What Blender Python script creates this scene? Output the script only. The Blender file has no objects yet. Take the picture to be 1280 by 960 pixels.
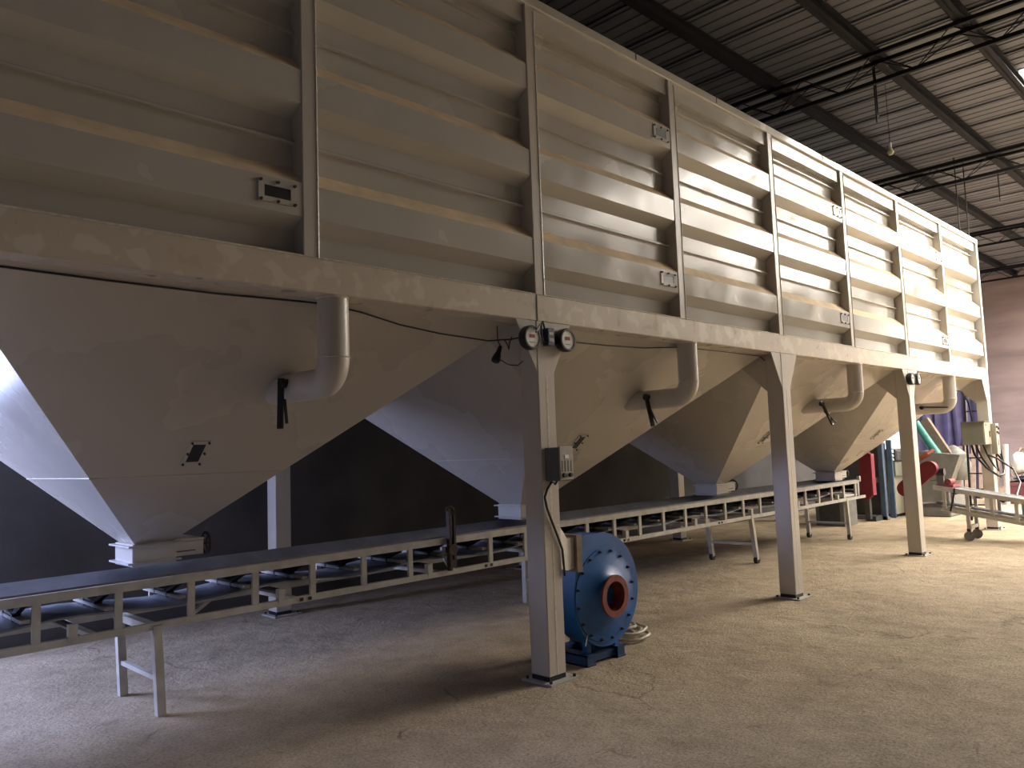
import bpy, bmesh, math, random
from mathutils import Vector, Matrix
random.seed(7)
S = bpy.context.scene
COL = S.collection

# ------------------------------------------------------------------ camera
CAM = Vector((-4.2047, -3.9361, 1.65))
F_PX, YAW, PITCH, ROLL = 992.15, 0.78511, 0.08423, -0.03578
fw = Vector((math.sin(YAW)*math.cos(PITCH), math.cos(YAW)*math.cos(PITCH), math.sin(PITCH)))
rt = Vector((math.cos(YAW), -math.sin(YAW), 0))
up = rt.cross(fw)
rt, up = math.cos(ROLL)*rt+math.sin(ROLL)*up, -math.sin(ROLL)*rt+math.cos(ROLL)*up
cd = bpy.data.cameras.new('camera'); cam = bpy.data.objects.new('camera', cd); COL.objects.link(cam)
cd.sensor_fit = 'HORIZONTAL'; cd.sensor_width = 36; cd.lens = F_PX/1280*36; cd.clip_start = .05; cd.clip_end = 300
cam.matrix_world = Matrix(((rt.x, up.x, -fw.x, CAM.x), (rt.y, up.y, -fw.y, CAM.y), (rt.z, up.z, -fw.z, CAM.z), (0, 0, 0, 1)))
S.camera = cam

def px(u, v, axis, val):
    """photo pixel -> point where its ray meets the plane axis = val"""
    d = rt*((u-640)/F_PX)+up*((480-v)/F_PX)+fw
    t = (val-CAM[axis])/d[axis]
    return CAM+d*t

# ------------------------------------------------------------------ world, sun, daylight
W = bpy.data.worlds.new('sky'); S.world = W; W.use_nodes = True
bg = W.node_tree.nodes['Background']
bg.inputs[0].default_value = (.72, .82, 1.0, 1); bg.inputs[1].default_value = 2.6

def lamp(name, kind, loc, direction, energy, color, sx=1, sy=1):
    ld = bpy.data.lights.new(name, kind); ld.energy = energy; ld.color = color
    if kind == 'AREA':
        ld.shape = 'RECTANGLE'; ld.size = sx; ld.size_y = sy
    o = bpy.data.objects.new(name, ld); COL.objects.link(o); o.location = loc
    o.rotation_euler = Vector(direction).to_track_quat('-Z', 'Y').to_euler()
    return o
sun = lamp('sun', 'SUN', (30, -12, 10), (-.80, .56, -.50), 10, (1, .86, .68)); sun.data.angle = .01
# daylight standing in the doorways and the back window
lamp('daylight_end_door', 'AREA', (24.2, -3.9, 3.2), (-1, 0, 0), 500, (1, .76, .48), 4.4, 6.0)
lamp('daylight_back_window', 'AREA', (-4.85, 4.6, 2.1), (0, -1, -.25), 800, (.47, .56, 1.0), 2.7, 1.8)
lamp('daylight_yard_door', 'AREA', (19.5, 4.6, 1.4), (0, -1, 0), 60, (.9, .9, 1.0), 4.0, 2.4)

S.view_settings.view_transform = 'Standard'; S.view_settings.look = 'None'
S.view_settings.gamma = 1; S.view_settings.use_curve_mapping = False
S.view_settings.exposure = -0.3

# ------------------------------------------------------------------ materials
def mat(name, col, rough=.5, metal=0, noise=0, nscale=4, col2=None, bump=0, bscale=40, emit=0, spec=.5, rvar=0, stretch=None, detail=5, ramp=(.35, .65)):
    m = bpy.data.materials.new(name); m.use_nodes = True
    nt = m.node_tree; N = nt.nodes; Lk = nt.links; b = N['Principled BSDF']
    b.inputs['Base Color'].default_value = (*col, 1); b.inputs['Roughness'].default_value = rough
    b.inputs['Metallic'].default_value = metal; b.inputs['Specular IOR Level'].default_value = spec
    tc = N.new('ShaderNodeTexCoord'); src = tc.outputs['Object']
    if stretch:
        mp = N.new('ShaderNodeMapping'); mp.inputs['Scale'].default_value = stretch
        Lk.new(src, mp.inputs[0]); src = mp.outputs[0]
    n = N.new('ShaderNodeTexNoise'); n.inputs['Scale'].default_value = nscale; n.inputs['Detail'].default_value = detail
    Lk.new(src, n.inputs['Vector'])
    r = N.new('ShaderNodeValToRGB'); r.color_ramp.elements[0].position, r.color_ramp.elements[1].position = ramp
    c2 = col2 or tuple(min(1, c*(1-noise)) for c in col)
    r.color_ramp.elements[0].color = (*c2, 1); r.color_ramp.elements[1].color = (*col, 1)
    Lk.new(n.outputs['Fac'], r.inputs[0]); Lk.new(r.outputs[0], b.inputs['Base Color'])
    if rvar:
        mr = N.new('ShaderNodeMapRange'); mr.inputs['From Min'].default_value = .3; mr.inputs['From Max'].default_value = .7
        mr.inputs['To Min'].default_value = rough-rvar; mr.inputs['To Max'].default_value = rough+rvar
        Lk.new(n.outputs['Fac'], mr.inputs['Value']); Lk.new(mr.outputs[0], b.inputs['Roughness'])
    if bump:
        n2 = N.new('ShaderNodeTexNoise'); n2.inputs['Scale'].default_value = bscale; n2.inputs['Detail'].default_value = 6
        Lk.new(src, n2.inputs['Vector'])
        bp = N.new('ShaderNodeBump'); bp.inputs['Strength'].default_value = bump; bp.inputs['Distance'].default_value = .02
        Lk.new(n2.outputs['Fac'], bp.inputs['Height']); Lk.new(bp.outputs[0], b.inputs['Normal'])
    if emit:
        b.inputs['Emission Color'].default_value = (*col, 1); b.inputs['Emission Strength'].default_value = emit
    return m

M = dict(
    paint=mat('cream_paint', (.54, .52, .47), .20, noise=.10, nscale=2.2, rvar=.10, bump=.03, bscale=3, spec=.75, ramp=(.2, .8)),
    blotch=mat('touched_up_paint', (.66, .60, .50), .32, nscale=6.5, col2=(.58, .51, .42), detail=2, ramp=(.54, .58), rvar=.06),
    hopper=mat('hopper_paint', (.55, .51, .45), .27, noise=.10, nscale=1.1, rvar=.08, bump=.04, bscale=2.0, ramp=(.15, .85)),
    post=mat('post_paint', (.60, .56, .50), .30, noise=.10, nscale=3, ramp=(.2, .8)),
    dust=mat('grain_dust', (.92, .73, .49), .8, noise=.2, nscale=6),
    weld=mat('weld_bead', (.74, .69, .60), .3, noise=.25, nscale=30),
    frame=mat('conveyor_paint', (.56, .54, .49), .4, noise=.22, nscale=9),
    belt=mat('rubber_belt', (.24, .25, .28), .5, noise=.3, nscale=5),
    beltunder=mat('return_belt', (.30, .31, .35), .5, noise=.25, nscale=5),
    black=mat('black_plastic', (.012, .012, .014), .4, noise=.2),
    iron=mat('dark_iron', (.05, .045, .045), .5, .4, noise=.3, nscale=14),
    rust=mat('rusty_clamp', (.07, .045, .035), .7, .2, noise=.4, nscale=20),
    steel=mat('bright_steel', (.6, .6, .6), .3, .9, noise=.1),
    blue=mat('blue_enamel', (.010, .125, .42), .36, noise=.35, nscale=5, rvar=.08),
    bluedark=mat('blue_frame_paint', (.014, .06, .16), .45, noise=.3, nscale=9),
    redflange=mat('red_primer', (.27, .055, .030), .55, noise=.35, nscale=18),
    dial=mat('dial_white', (.78, .77, .74), .4, noise=.05),
    reddisp=mat('red_display', (.32, .03, .02), .3, noise=.2),
    relay=mat('relay_blue', (.03, .05, .12), .4, noise=.2),
    grey=mat('inverter_grey', (.12, .125, .13), .5, noise=.15),
    greylight=mat('inverter_front', (.40, .38, .34), .5, noise=.15, nscale=20),
    hose=mat('cream_hose', (.56, .50, .40), .45, noise=.25, nscale=25),
    box=mat('cabinet_cream', (.42, .39, .31), .45, noise=.1),
    boxside=mat('cabinet_green_grey', (.24, .25, .20), .55, noise=.12),
    guard=mat('red_guard', (.20, .012, .018), .5, noise=.2, nscale=7),
    pinkguard=mat('pink_lit_red', (.34, .05, .08), .5, noise=.2, nscale=7),  # pink of the motor plate; on the guard, its lit face painted in
    steelblue=mat('blue_steel_frame', (.09, .15, .24), .5, noise=.2, nscale=7),
    machine=mat('machine_grey', (.20, .20, .19), .55, noise=.25, nscale=6),
    darkmachine=mat('machine_dark', (.075, .075, .08), .55, noise=.3, nscale=6),
    teal=mat('teal_sleeve', (.05, .30, .26), .4, noise=.3, nscale=9),
    brown=mat('brown_chute', (.24, .17, .13), .6, noise=.3, nscale=8),
    tarp=mat('violet_tarp', (.12, .11, .25), .7, noise=.25, nscale=3),
    pipe=mat('pale_board', (.48, .36, .30), .5, noise=.25, nscale=7),
    sack=mat('white_sack', (.74, .72, .72), .7, noise=.15, nscale=9),
    sackblue=mat('navy_sack', (.10, .09, .20), .7, noise=.2, nscale=9),
    maroon=mat('maroon_crate', (.20, .07, .09), .6, noise=.2),
    scrap=mat('mixed_scrap', (.72, .58, .45), .6, nscale=14, col2=(.30, .24, .26), ramp=(.42, .58)),
    roof=mat('roof_sheet_metal', (.125, .128, .15), .55, noise=.2, nscale=1.2, stretch=(1, .2, 1)),
    rib=mat('roof_steel', (.018, .018, .024), .75, noise=.2, spec=.2),
    skylight=mat('skylight_fibreglass', (1.0, .93, .83), .5, emit=36, noise=.02),
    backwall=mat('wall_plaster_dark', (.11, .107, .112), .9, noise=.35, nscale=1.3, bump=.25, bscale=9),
    endwall=mat('wall_plaster_end', (.43, .345, .37), .9, noise=.35, nscale=.8, bump=.3, bscale=6, stretch=(1, .5, 2.4)),  # pink of lens flare and warm light mixed into the grey plaster
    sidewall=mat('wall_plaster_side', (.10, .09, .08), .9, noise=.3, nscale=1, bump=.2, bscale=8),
    bulb=mat('bulb_glass', (.75, .72, .50), .25, noise=.1),
    leaf=mat('far_yard', (.5, .5, .48), .9, noise=.2),
)

def floor_material():
    m = bpy.data.materials.new('dusty_concrete'); m.use_nodes = True
    nt = m.node_tree; N = nt.nodes; Lk = nt.links; b = N['Principled BSDF']
    b.inputs['Roughness'].default_value = .8; b.inputs['Specular IOR Level'].default_value = .25
    tc = N.new('ShaderNodeTexCoord')
    def noise(s, d=6, rg=.6):
        n = N.new('ShaderNodeTexNoise'); n.inputs['Scale'].default_value = s; n.inputs['Detail'].default_value = d
        n.inputs['Roughness'].default_value = rg; Lk.new(tc.outputs['Object'], n.inputs['Vector']); return n.outputs['Fac']
    def ramp(f, p0, c0, p1, c1):
        r = N.new('ShaderNodeValToRGB'); e = r.color_ramp.elements
        e[0].position, e[0].color, e[1].position, e[1].color = p0, (*c0, 1), p1, (*c1, 1)
        Lk.new(f, r.inputs[0]); return r.outputs[0]
    def mul(a, c, fac=1):
        x = N.new('ShaderNodeMixRGB'); x.blend_type = 'MULTIPLY'; x.inputs[0].default_value = fac
        Lk.new(a, x.inputs[1]); Lk.new(c, x.inputs[2]); return x.outputs[0]
    base = ramp(noise(.55, 7), .34, (.49, .395, .275), .68, (.68, .56, .40))
    c = mul(base, ramp(noise(3.2, 8, .7), .34, (.74, .72, .70), .6, (1, 1, 1)))
    c = mul(c, ramp(noise(55, 4, .75), .36, (.55, .53, .51), .54, (1, 1, 1)), .9)
    c = mul(c, ramp(noise(17, 3, .6), .24, (.35, .33, .32), .33, (1, 1, 1)), .8)
    # hairline cracks: distorted voronoi cell borders, broken up by a mask
    w = N.new('ShaderNodeTexNoise'); w.inputs['Scale'].default_value = 1.7; w.inputs['Detail'].default_value = 6
    Lk.new(tc.outputs['Object'], w.inputs['Vector'])
    ad = N.new('ShaderNodeMixRGB'); ad.blend_type = 'ADD'; ad.inputs[0].default_value = .55
    Lk.new(tc.outputs['Object'], ad.inputs[1]); Lk.new(w.outputs['Color'], ad.inputs[2])
    vo = N.new('ShaderNodeTexVoronoi'); vo.feature = 'DISTANCE_TO_EDGE'; vo.inputs['Scale'].default_value = .55
    Lk.new(ad.outputs[0], vo.inputs['Vector'])
    crack = ramp(vo.outputs['Distance'], .0, (.45, .42, .40), .007, (1, 1, 1))
    mk = ramp(noise(.9, 3), .50, (1, 1, 1), .58, (0, 0, 0))
    sc = N.new('ShaderNodeMixRGB'); sc.blend_type = 'SCREEN'; sc.inputs[0].default_value = 1
    Lk.new(crack, sc.inputs[1]); Lk.new(mk, sc.inputs[2])
    c = mul(c, sc.outputs[0], .85)
    Lk.new(c, b.inputs['Base Color'])
    a = N.new('ShaderNodeMath'); a.operation = 'ADD'; Lk.new(noise(38, 6, .75), a.inputs[0])
    a2 = N.new('ShaderNodeMath'); a2.operation = 'MULTIPLY'; a2.inputs[1].default_value = 2.2; Lk.new(noise(4, 4), a2.inputs[0]); Lk.new(a2.outputs[0], a.inputs[1])
    bp = N.new('ShaderNodeBump'); bp.inputs['Strength'].default_value = .8; bp.inputs['Distance'].default_value = .03
    Lk.new(a.outputs[0], bp.inputs['Height']); Lk.new(bp.outputs[0], b.inputs['Normal'])
    return m
M['floor'] = floor_material()

# ------------------------------------------------------------------ mesh builder
class MB:
    def __init__(s): s.v = []; s.f = []; s.m = []
    def add(s, vs, fs, mi=0):
        o = len(s.v); s.v += [Vector(p) for p in vs]; s.f += [tuple(i+o for i in f) for f in fs]; s.m += [mi]*len(fs); return s
    def box(s, lo, hi, mi=0):
        x0, y0, z0 = lo; x1, y1, z1 = hi
        return s.add([(x0, y0, z0), (x1, y0, z0), (x1, y1, z0), (x0, y1, z0), (x0, y0, z1), (x1, y0, z1), (x1, y1, z1), (x0, y1, z1)],
                     [(0, 3, 2, 1), (4, 5, 6, 7), (0, 1, 5, 4), (1, 2, 6, 5), (2, 3, 7, 6), (3, 0, 4, 7)], mi)
    def bar(s, a, b, w, h, upv=(0, 0, 1), mi=0):
        a, b = Vector(a), Vector(b); d = (b-a).normalized(); u = Vector(upv)
        r = d.cross(u)
        if r.length < 1e-4: r = d.cross(Vector((0, 1, 0)))
        r.normalize(); u = r.cross(d)
        q = [r*(w/2)*i+u*(h/2)*j for i, j in ((-1, -1), (1, -1), (1, 1), (-1, 1))]
        return s.add([a+k for k in q]+[b+k for k in q], [(0, 1, 2, 3), (7, 6, 5, 4), (0, 4, 5, 1), (1, 5, 6, 2), (2, 6, 7, 3), (3, 7, 4, 0)], mi)
    def tube(s, path, r, n=10, mi=0, closed=False, caps=True):
        P = [Vector(p) for p in path]; k = len(P); rs = r if isinstance(r, (list, tuple)) else [r]*k
        prev = None; o = len(s.v); rings = []
        for i, p in enumerate(P):
            if closed: d = P[(i+1) % k]-P[i-1]
            else: d = P[min(i+1, k-1)]-P[max(i-1, 0)]
            d.normalize()
            if prev is None:
                a = d.cross(Vector((0, 0, 1)))
                if a.length < .05: a = d.cross(Vector((0, 1, 0)))
            else: a = prev-d*prev.dot(d)
            a.normalize(); prev = a; b = d.cross(a)
            rings.append([p+(a*math.cos(2*math.pi*j/n)+b*math.sin(2*math.pi*j/n))*rs[i] for j in range(n)])
        vs = [v for g in rings for v in g]; fs = []
        for i in range(k if closed else k-1):
            i2 = (i+1) % k
            for j in range(n): fs.append((i*n+j, i*n+(j+1) % n, i2*n+(j+1) % n, i2*n+j))
        if caps and not closed: fs += [tuple(range(n))[::-1], tuple((k-1)*n+j for j in range(n))]
        return s.add(vs, fs, mi)
    def lathe(s, c, axis, prof, n=24, mi=0):
        """prof: (distance along axis, radius)"""
        c = Vector(c); d = Vector(axis).normalized(); a = d.orthogonal().normalized(); b = d.cross(a)
        vs = []; fs = []
        for t, r in prof:
            vs += [c+d*t+(a*math.cos(2*math.pi*j/n)+b*math.sin(2*math.pi*j/n))*max(r, 1e-4) for j in range(n)]
        for i in range(len(prof)-1):
            for j in range(n): fs.append((i*n+j, i*n+(j+1) % n, (i+1)*n+(j+1) % n, (i+1)*n+j))
        return s.add(vs, fs, mi)
    def prism(s, pts, off, mi=0):
        """closed outline (3D points) swept by off"""
        n = len(pts); off = Vector(off); P = [Vector(p) for p in pts]
        return s.add(P+[p+off for p in P], [tuple(range(n))[::-1], tuple(range(n, 2*n))]+[(i, (i+1) % n, n+(i+1) % n, n+i) for i in range(n)], mi)
    def build(s, name, mats, parent=None, smooth=False, bevel=0, recalc=True):
        if not isinstance(mats, (list, tuple)): mats = [mats]
        org = Vector((0, 0, 0)); q = parent
        while q: org += q.location; q = q.parent
        me = bpy.data.meshes.new(name); me.from_pydata([p-org for p in s.v], [], s.f)
        for m in mats: me.materials.append(M[m])
        me.polygons.foreach_set('material_index', s.m)
        if recalc:
            bm = bmesh.new(); bm.from_mesh(me); bmesh.ops.recalc_face_normals(bm, faces=bm.faces)
            if bevel: bmesh.ops.bevel(bm, geom=[e for e in bm.edges if len(e.link_faces) == 2 and e.calc_face_angle(0) > .6], offset=bevel, segments=1, affect='EDGES', clamp_overlap=True)
            bm.to_mesh(me); bm.free()
        if smooth:
            me.polygons.foreach_set('use_smooth', [True]*len(me.polygons)); me.set_sharp_from_angle(angle=math.radians(35))
        o = bpy.data.objects.new(name, me); COL.objects.link(o); o.parent = parent
        return o

def tag(o, label=None, cat=None, group=None, kind=None):
    if label: o['label'] = label
    if cat: o['category'] = cat
    if group: o['group'] = group
    if kind: o['kind'] = kind
    return o
def thing(name, loc, label, cat, group=None):
    o = bpy.data.objects.new(name, None); COL.objects.link(o); o.location = loc; o.empty_display_size = .1
    return tag(o, label, cat, group)
def share(src, name, parent, off):
    """another object on the same mesh data, moved by off"""
    o = bpy.data.objects.new(name, src.data); COL.objects.link(o); o.parent = parent
    o.location = Vector(src.location)+Vector(off); return o
def arc(c, r, a0, a1, n, u, v):
    c, u, v = Vector(c), Vector(u), Vector(v)
    return [c+u*(r*math.cos(a0+(a1-a0)*i/n))+v*(r*math.sin(a0+(a1-a0)*i/n)) for i in range(n+1)]
def sag(a, b, d, n=10):
    a, b = Vector(a), Vector(b)
    return [a.lerp(b, i/n)-Vector((0, 0, 4*d*(i/n)*(1-i/n))) for i in range(n+1)]

# ================================================================== THE SETTING
X0, X1, Y0, Y1, ZR = -9.0, 24.6, -11.0, 4.7, 6.72
tag(MB().box((X0-8, Y0-8, -.2), (X1+14, Y1+10, 0)).build('floor', 'floor'), 'worn dusty concrete floor with cracks', kind='structure')

def wall_y(name, y, openings, m, label, t=.25):
    b = MB(); xs = X0
    for (a, c, h, h0) in sorted(openings):
        b.box((xs, y, 0), (a, y+t, ZR+.1)); b.box((a, y, h), (c, y+t, ZR+.1)); xs = c
        if h0: b.box((a, y, 0), (c, y+t, h0))
    b.box((xs, y, 0), (X1, y+t, ZR+.1))
    return tag(b.build(name, m), label, kind='structure')
def wall_x(name, x, openings, m, label, t=.25):
    b = MB(); ys = Y0
    for (a, c, h) in sorted(openings):
        b.box((x, ys, 0), (x+t, a, ZR+.1)); b.box((x, a, h), (x+t, c, ZR+.1)); ys = c
    b.box((x, ys, 0), (x+t, Y1+.25, ZR+.1))
    return tag(b.build(name, m), label, kind='structure')
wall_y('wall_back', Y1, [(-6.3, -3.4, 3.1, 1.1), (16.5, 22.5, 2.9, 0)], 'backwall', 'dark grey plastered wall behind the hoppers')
wall_x('wall_end', X1, [(-6.5, -1.6, 6.3)], 'endwall', 'grey plastered end wall with pink flare tint in its colour')
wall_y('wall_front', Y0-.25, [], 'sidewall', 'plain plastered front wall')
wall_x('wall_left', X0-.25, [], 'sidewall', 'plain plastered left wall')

# ------------------------------------------------------------------ roof
ceil = thing('ceiling', (0, 0, 0), 'dark corrugated metal roof on steel purlins and trusses', None); tag(ceil, kind='structure')
SW = .8
def sheet_mesh(b, x, y0, y1):
    pr = [(0, .012), (.02, 0)]
    for k in range(4):
        c = .1+.2*k
        pr += [(c-.024, 0), (c-.014, .012), (c+.014, .012), (c+.024, 0)]
    pr += [(SW+.03, 0)]
    vs = [(x+u, y, ZR+z) for y in (y0, y1) for u, z in pr]; n = len(pr)
    b.add(vs, [(i, i+1, n+i+1, n+i) for i in range(n-1)])
    b.add([(x, y0, ZR+.012), (x, y1, ZR+.012), (x, y1, ZR-.026), (x, y0, ZR-.026)], [(0, 1, 2, 3)])
    b.add([(x, y0, ZR-.026), (x, y1, ZR-.026), (x+.03, y1, ZR-.024), (x+.03, y0, ZR-.024)], [(0, 1, 2, 3)])
    return b
full = sheet_mesh(MB(), X0, Y0-.2, Y1+.2).build('roof_sheet', 'roof', ceil, recalc=False)
SKY = [22, 24, 26]+list(range(28, 38))          # the sheets that carry a translucent length over the aisle
SKY_Y, SKY_Y2 = -1.46, -6.8
part = None
for i in range(1, 42):
    if i in SKY:
        xx = X0+SW*i
        if part is None:
            part = sheet_mesh(MB(), xx, SKY_Y, Y1+.2).build('roof_sheet', 'roof', ceil, recalc=False)
            part2 = sheet_mesh(MB(), xx, Y0-.2, SKY_Y2).build('roof_sheet', 'roof', ceil, recalc=False)
            sky0 = sheet_mesh(MB(), xx, SKY_Y2, SKY_Y).build('skylight_sheet', 'skylight', ceil, recalc=False); pi = i
            sky0['label'] = 'bright translucent skylight sheet'
        else:
            share(part, 'roof_sheet', ceil, (SW*(i-pi), 0, 0)); share(part2, 'roof_sheet', ceil, (SW*(i-pi), 0, 0)); s2 = share(sky0, 'skylight_sheet', ceil, (SW*(i-pi), 0, 0)); s2['label'] = sky0['label']
    else:
        share(full, 'roof_sheet', ceil, (SW*i, 0, 0))
def cbeam(y, w=.12, z0=ZR-.165, z1=ZR-.015):
    return MB().box((X0, y-w/2, z0), (X1, y+w/2, z0+.02)).box((X0, y-w/2, z1-.02), (X1, y+w/2, z1)).box((X0, y-.012, z0), (X1, y+.012, z1)).box((X0, y+w/2-.012, z0), (X1, y+w/2, z0+.05))
p0 = cbeam(.98).build('purlin', 'rib', ceil)
for y in (4.3, 3.3, 2.2, -.33, -1.40, -2.6, -3.8, -5.0, -6.2, -7.4, -8.6, -9.8): share(p0, 'purlin', ceil, (0, y-.98, 0))

def truss(x):
    zb, zt, hw = ZR-.50, ZR-.19, .14
    t = MB().bar((x, Y0, zb), (x, Y1, zb), .05, .05).build('truss', 'rib', ceil)
    for s in (-1, 1): MB().bar((x+s*hw, Y0, zt), (x+s*hw, Y1, zt), .05, .05).build('top_chord', 'rib', t)
    n = 34; st = (Y1-Y0)/n
    for q in (-1, 1):          # each side is one bent lattice rod
        MB().tube([(x+(q*hw if k % 2 else 0), Y0+k*st, zt if k % 2 else zb) for k in range(n+1)], .009, 5).build('lattice_rod', 'rib', t)
    return t
t0 = truss(6.2)
for x in (.4, 11.5, 17.4, 22.6, -5.4):
    c = share(t0, 'truss', ceil, (x-6.2, 0, 0))
    for ch in list(t0.children): share(ch, ch.name.split('.')[0], c, (0, 0, 0))

# ================================================================== THE BIN
L, CW = 3.806, .18
ZB, ZM, ZT, D = 2.593, 2.793, 5.113, 4.07
NB0, NB1 = -1, 3                        # columns at x = i*L
XE0, XE1 = NB0*L, NB1*L+CW
binr = thing('storage_bin', (XE0, 0, 0), 'long cream steel storage bin with ribbed walls and four hoppers on columns', 'storage bin')

# ring beam
b = MB().box((XE0, 0, ZB), (XE1, .18, ZM)); b.build('front_beam', 'blotch', binr, bevel=.006)
MB().box((XE0, D-.18, ZB), (XE1, D, ZM)).build('rear_beam', 'paint', binr, bevel=.006)
for i in range(NB0, NB1+1):
    MB().box((i*L, .18, ZB+.0), (i*L+CW, D-.18, ZM)).build('cross_beam', 'paint', binr)
# vertical joint in the beam over the first inner column
MB().box((.012, -.004, ZB), (.02, .001, ZM)).build('beam_joint', 'iron', binr)
# weld line along the beam's top edge
MB().tube([(x*.25+XE0, .0, ZM+.001) for x in range(int((XE1-XE0)/.25)+1)], .006, 5).build('weld_bead', 'weld', binr)
# top rail
tr = MB().box((XE0, -.012, 5.03), (XE1, .2, ZT)).build('top_rail', 'paint', binr, bevel=.006)
MB().box((XE0, D-.2, 5.03), (XE1, D+.005, ZT)).build('top_rail', 'paint', binr)
for x in (XE0, XE1-.1): MB().box((x, .2, 5.03), (x+.1, D-.2, ZT)).build('top_rail', 'paint', binr)
for x in (1.4, 2.75, 5.2, 6.9, 8.8, 10.6): MB().box((x, -.014, 5.05), (x+.014, .0, ZT+.001)).build('rail_notch', 'iron', tr)

# posts: box section, front face flush with the beam
PW, RD = .095, .1
po = MB().box((XE0, -.006, ZM-.002), (XE0+PW, RD+.03, 5.032)).build('post', 'post', binr, bevel=.005)
po2 = MB().tube([(XE0+PW, -.006, ZM), (XE0+PW, -.006, 5.0)], .006, 5).build('weld_bead', 'weld', po)
npost = (NB1-NB0)*2
for k in range(1, npost+1):
    o = share(po, 'post', binr, (k*L/2+(CW-PW if k == npost else 0), 0, 0))
    if k < npost: share(po2, 'weld_bead', o, (0, 0, 0))

# ribbed wall sheets: one profile per rib, from joint to joint
PER = .672
RC, LIP = .105, .074                     # recess depth; the upper sheet's lip stands proud of the lower sheet
def joint(z): return [(RC, z), (LIP, z), (LIP, z+.014), (LIP+.012, z+.022), (RC, z+.026)]
def rib_profile(k):
    z = PER*k
    pr = [(RC, ZM)] if k == 0 else joint(3.465+z-PER)
    return pr+[(RC, 2.948+z), (.0, 3.02+z), (.0, 3.212+z), (RC, 3.322+z), (RC, 3.465+z)]
def sheet(prof, x0, x1, flip=False):
    b = MB()
    for (ya, za), (yb, zb) in zip(prof, prof[1:]):
        mi = 1 if (yb > ya+.08) else 0
        if flip: ya, yb = D-ya, D-yb
        b.add([(x0, ya, za), (x1, ya, za), (x1, yb, zb), (x0, yb, zb)], [(0, 1, 2, 3)], mi)
    return b
profs = [rib_profile(k) for k in range(3)]
profs.append(joint(3.465+2*PER)+[(RC, 2.912+3*PER-.03), (.018, 4.885), (.018, 5.035)])
for k, pr in enumerate(profs):
    s0 = sheet(pr, XE0+PW, XE0+L/2).build('wall_sheet', ['paint', 'dust'], binr, recalc=False)
    r0 = sheet(pr, XE0+PW, XE0+L/2, True).build('wall_sheet', ['paint', 'dust'], binr, recalc=False)
    for j in range(1, npost):
        share(s0, 'wall_sheet', binr, (j*L/2, 0, 0)); share(r0, 'wall_sheet', binr, (j*L/2, 0, 0))
for x, s in ((XE0+.02, 1), (XE1-.02, -1)):        # flat end walls with upright stiffeners
    b = MB().box((min(x, x+s*.02), .2, ZM), (max(x, x+s*.02), D-.2, 5.04)); b.build('end_wall', 'paint', binr)
    for y in (.98, 1.98, 2.98): MB().box((x-s*.02, y, ZM), (x, y+.06, 5.04)).build('stiffener', 'paint', binr)
MB().box((XE0+.05, .1, 5.04), (XE1-.05, D-.1, 5.06)).build('lid', 'paint', binr)

# sight hatches: a bolted frame round a small dark glass
def hatch(cx, cz, y=-.004, parent=binr):
    w, h, t = .115, .062, .004
    f = MB()
    for a, c in (((-w, -h), (-w+.035, h)), ((w-.035, -h), (w, h)), ((-w+.035, h-.03), (w-.035, h)), ((-w+.035, -h), (w-.035, -h+.03))):
        f.box((cx+a[0], y-t, cz+a[1]), (cx+c[0], y+.004, cz+c[1]))
    f = f.build('sight_hatch', 'paint', parent)
    MB().box((cx-w+.034, y-.002, cz-h+.029), (cx+w-.034, y+.003, cz+h-.029)).build('glass', 'black', f)
    for dx in (-w+.012, 0, w-.012):
        for dz in (-h+.008, h-.008): MB().lathe((cx+dx, y-t, cz+dz), (0, -1, 0), [(-.002, .009), (.012, .009), (.012, 0)], 6).build('bolt', 'iron', f)
for xc in (-2.06, 1.745, 5.55, 9.36):
    for k in (0, 2): hatch(xc, 3.125+PER*k)

# columns
def column(x, y, front):
    c = MB().box((x, y, .045), (x+CW, y+CW, ZB)).build('column', 'post', binr, bevel=.006)
    if front:
        MB().box((x+.080, y-.0012, .05), (x+.098, y+.001, ZB-.4)).build('seam', 'weld', c)
    MB().box((x+.004, y+.004, .008), (x+CW-.004, y+CW-.004, .047)).build('shoe', 'black', c)
    MB().box((x-.05, y-.06, 0), (x+CW+.085, y+CW+.05, .014)).build('base_plate', 'frame', c)
    for dx, dy in ((-.02, -.03), (CW+.05, -.03), (-.02, CW+.02), (CW+.05, CW+.02)): MB().lathe((x+dx, y+dy, .012), (0, 0, 1), [(0, .012), (.02, .012), (.02, 0)], 6).build('anchor_bolt', 'iron', c)
    gy = y+.004 if front else y+CW-.014
    s = 1 if front else -1
    if x > XE0+.1: MB().prism([(x+.001, gy, ZB+.001), (x-.205, gy, ZB+.001), (x+.001, gy, ZB-.375)], (0, .01, 0)).build('gusset', 'post', c)
    if x+CW < XE1-.1: MB().prism([(x+CW-.001, gy, ZB+.001), (x+CW+.205, gy, ZB+.001), (x+CW-.001, gy, ZB-.375)], (0, .01, 0)).build('gusset', 'post', c)
    y1 = y+CW-.001 if front else y+.001
    MB().prism([(x+.002, y1, ZB+.001), (x+.002, y1+s*.42, ZB+.001), (x+.002, y1, ZB-.40)], (.01, 0, 0)).build('gusset', 'post', c)
    return c
for i in range(NB0, NB1+1):
    column(i*L, 0, True); column(i*L, D-CW, False)

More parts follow.
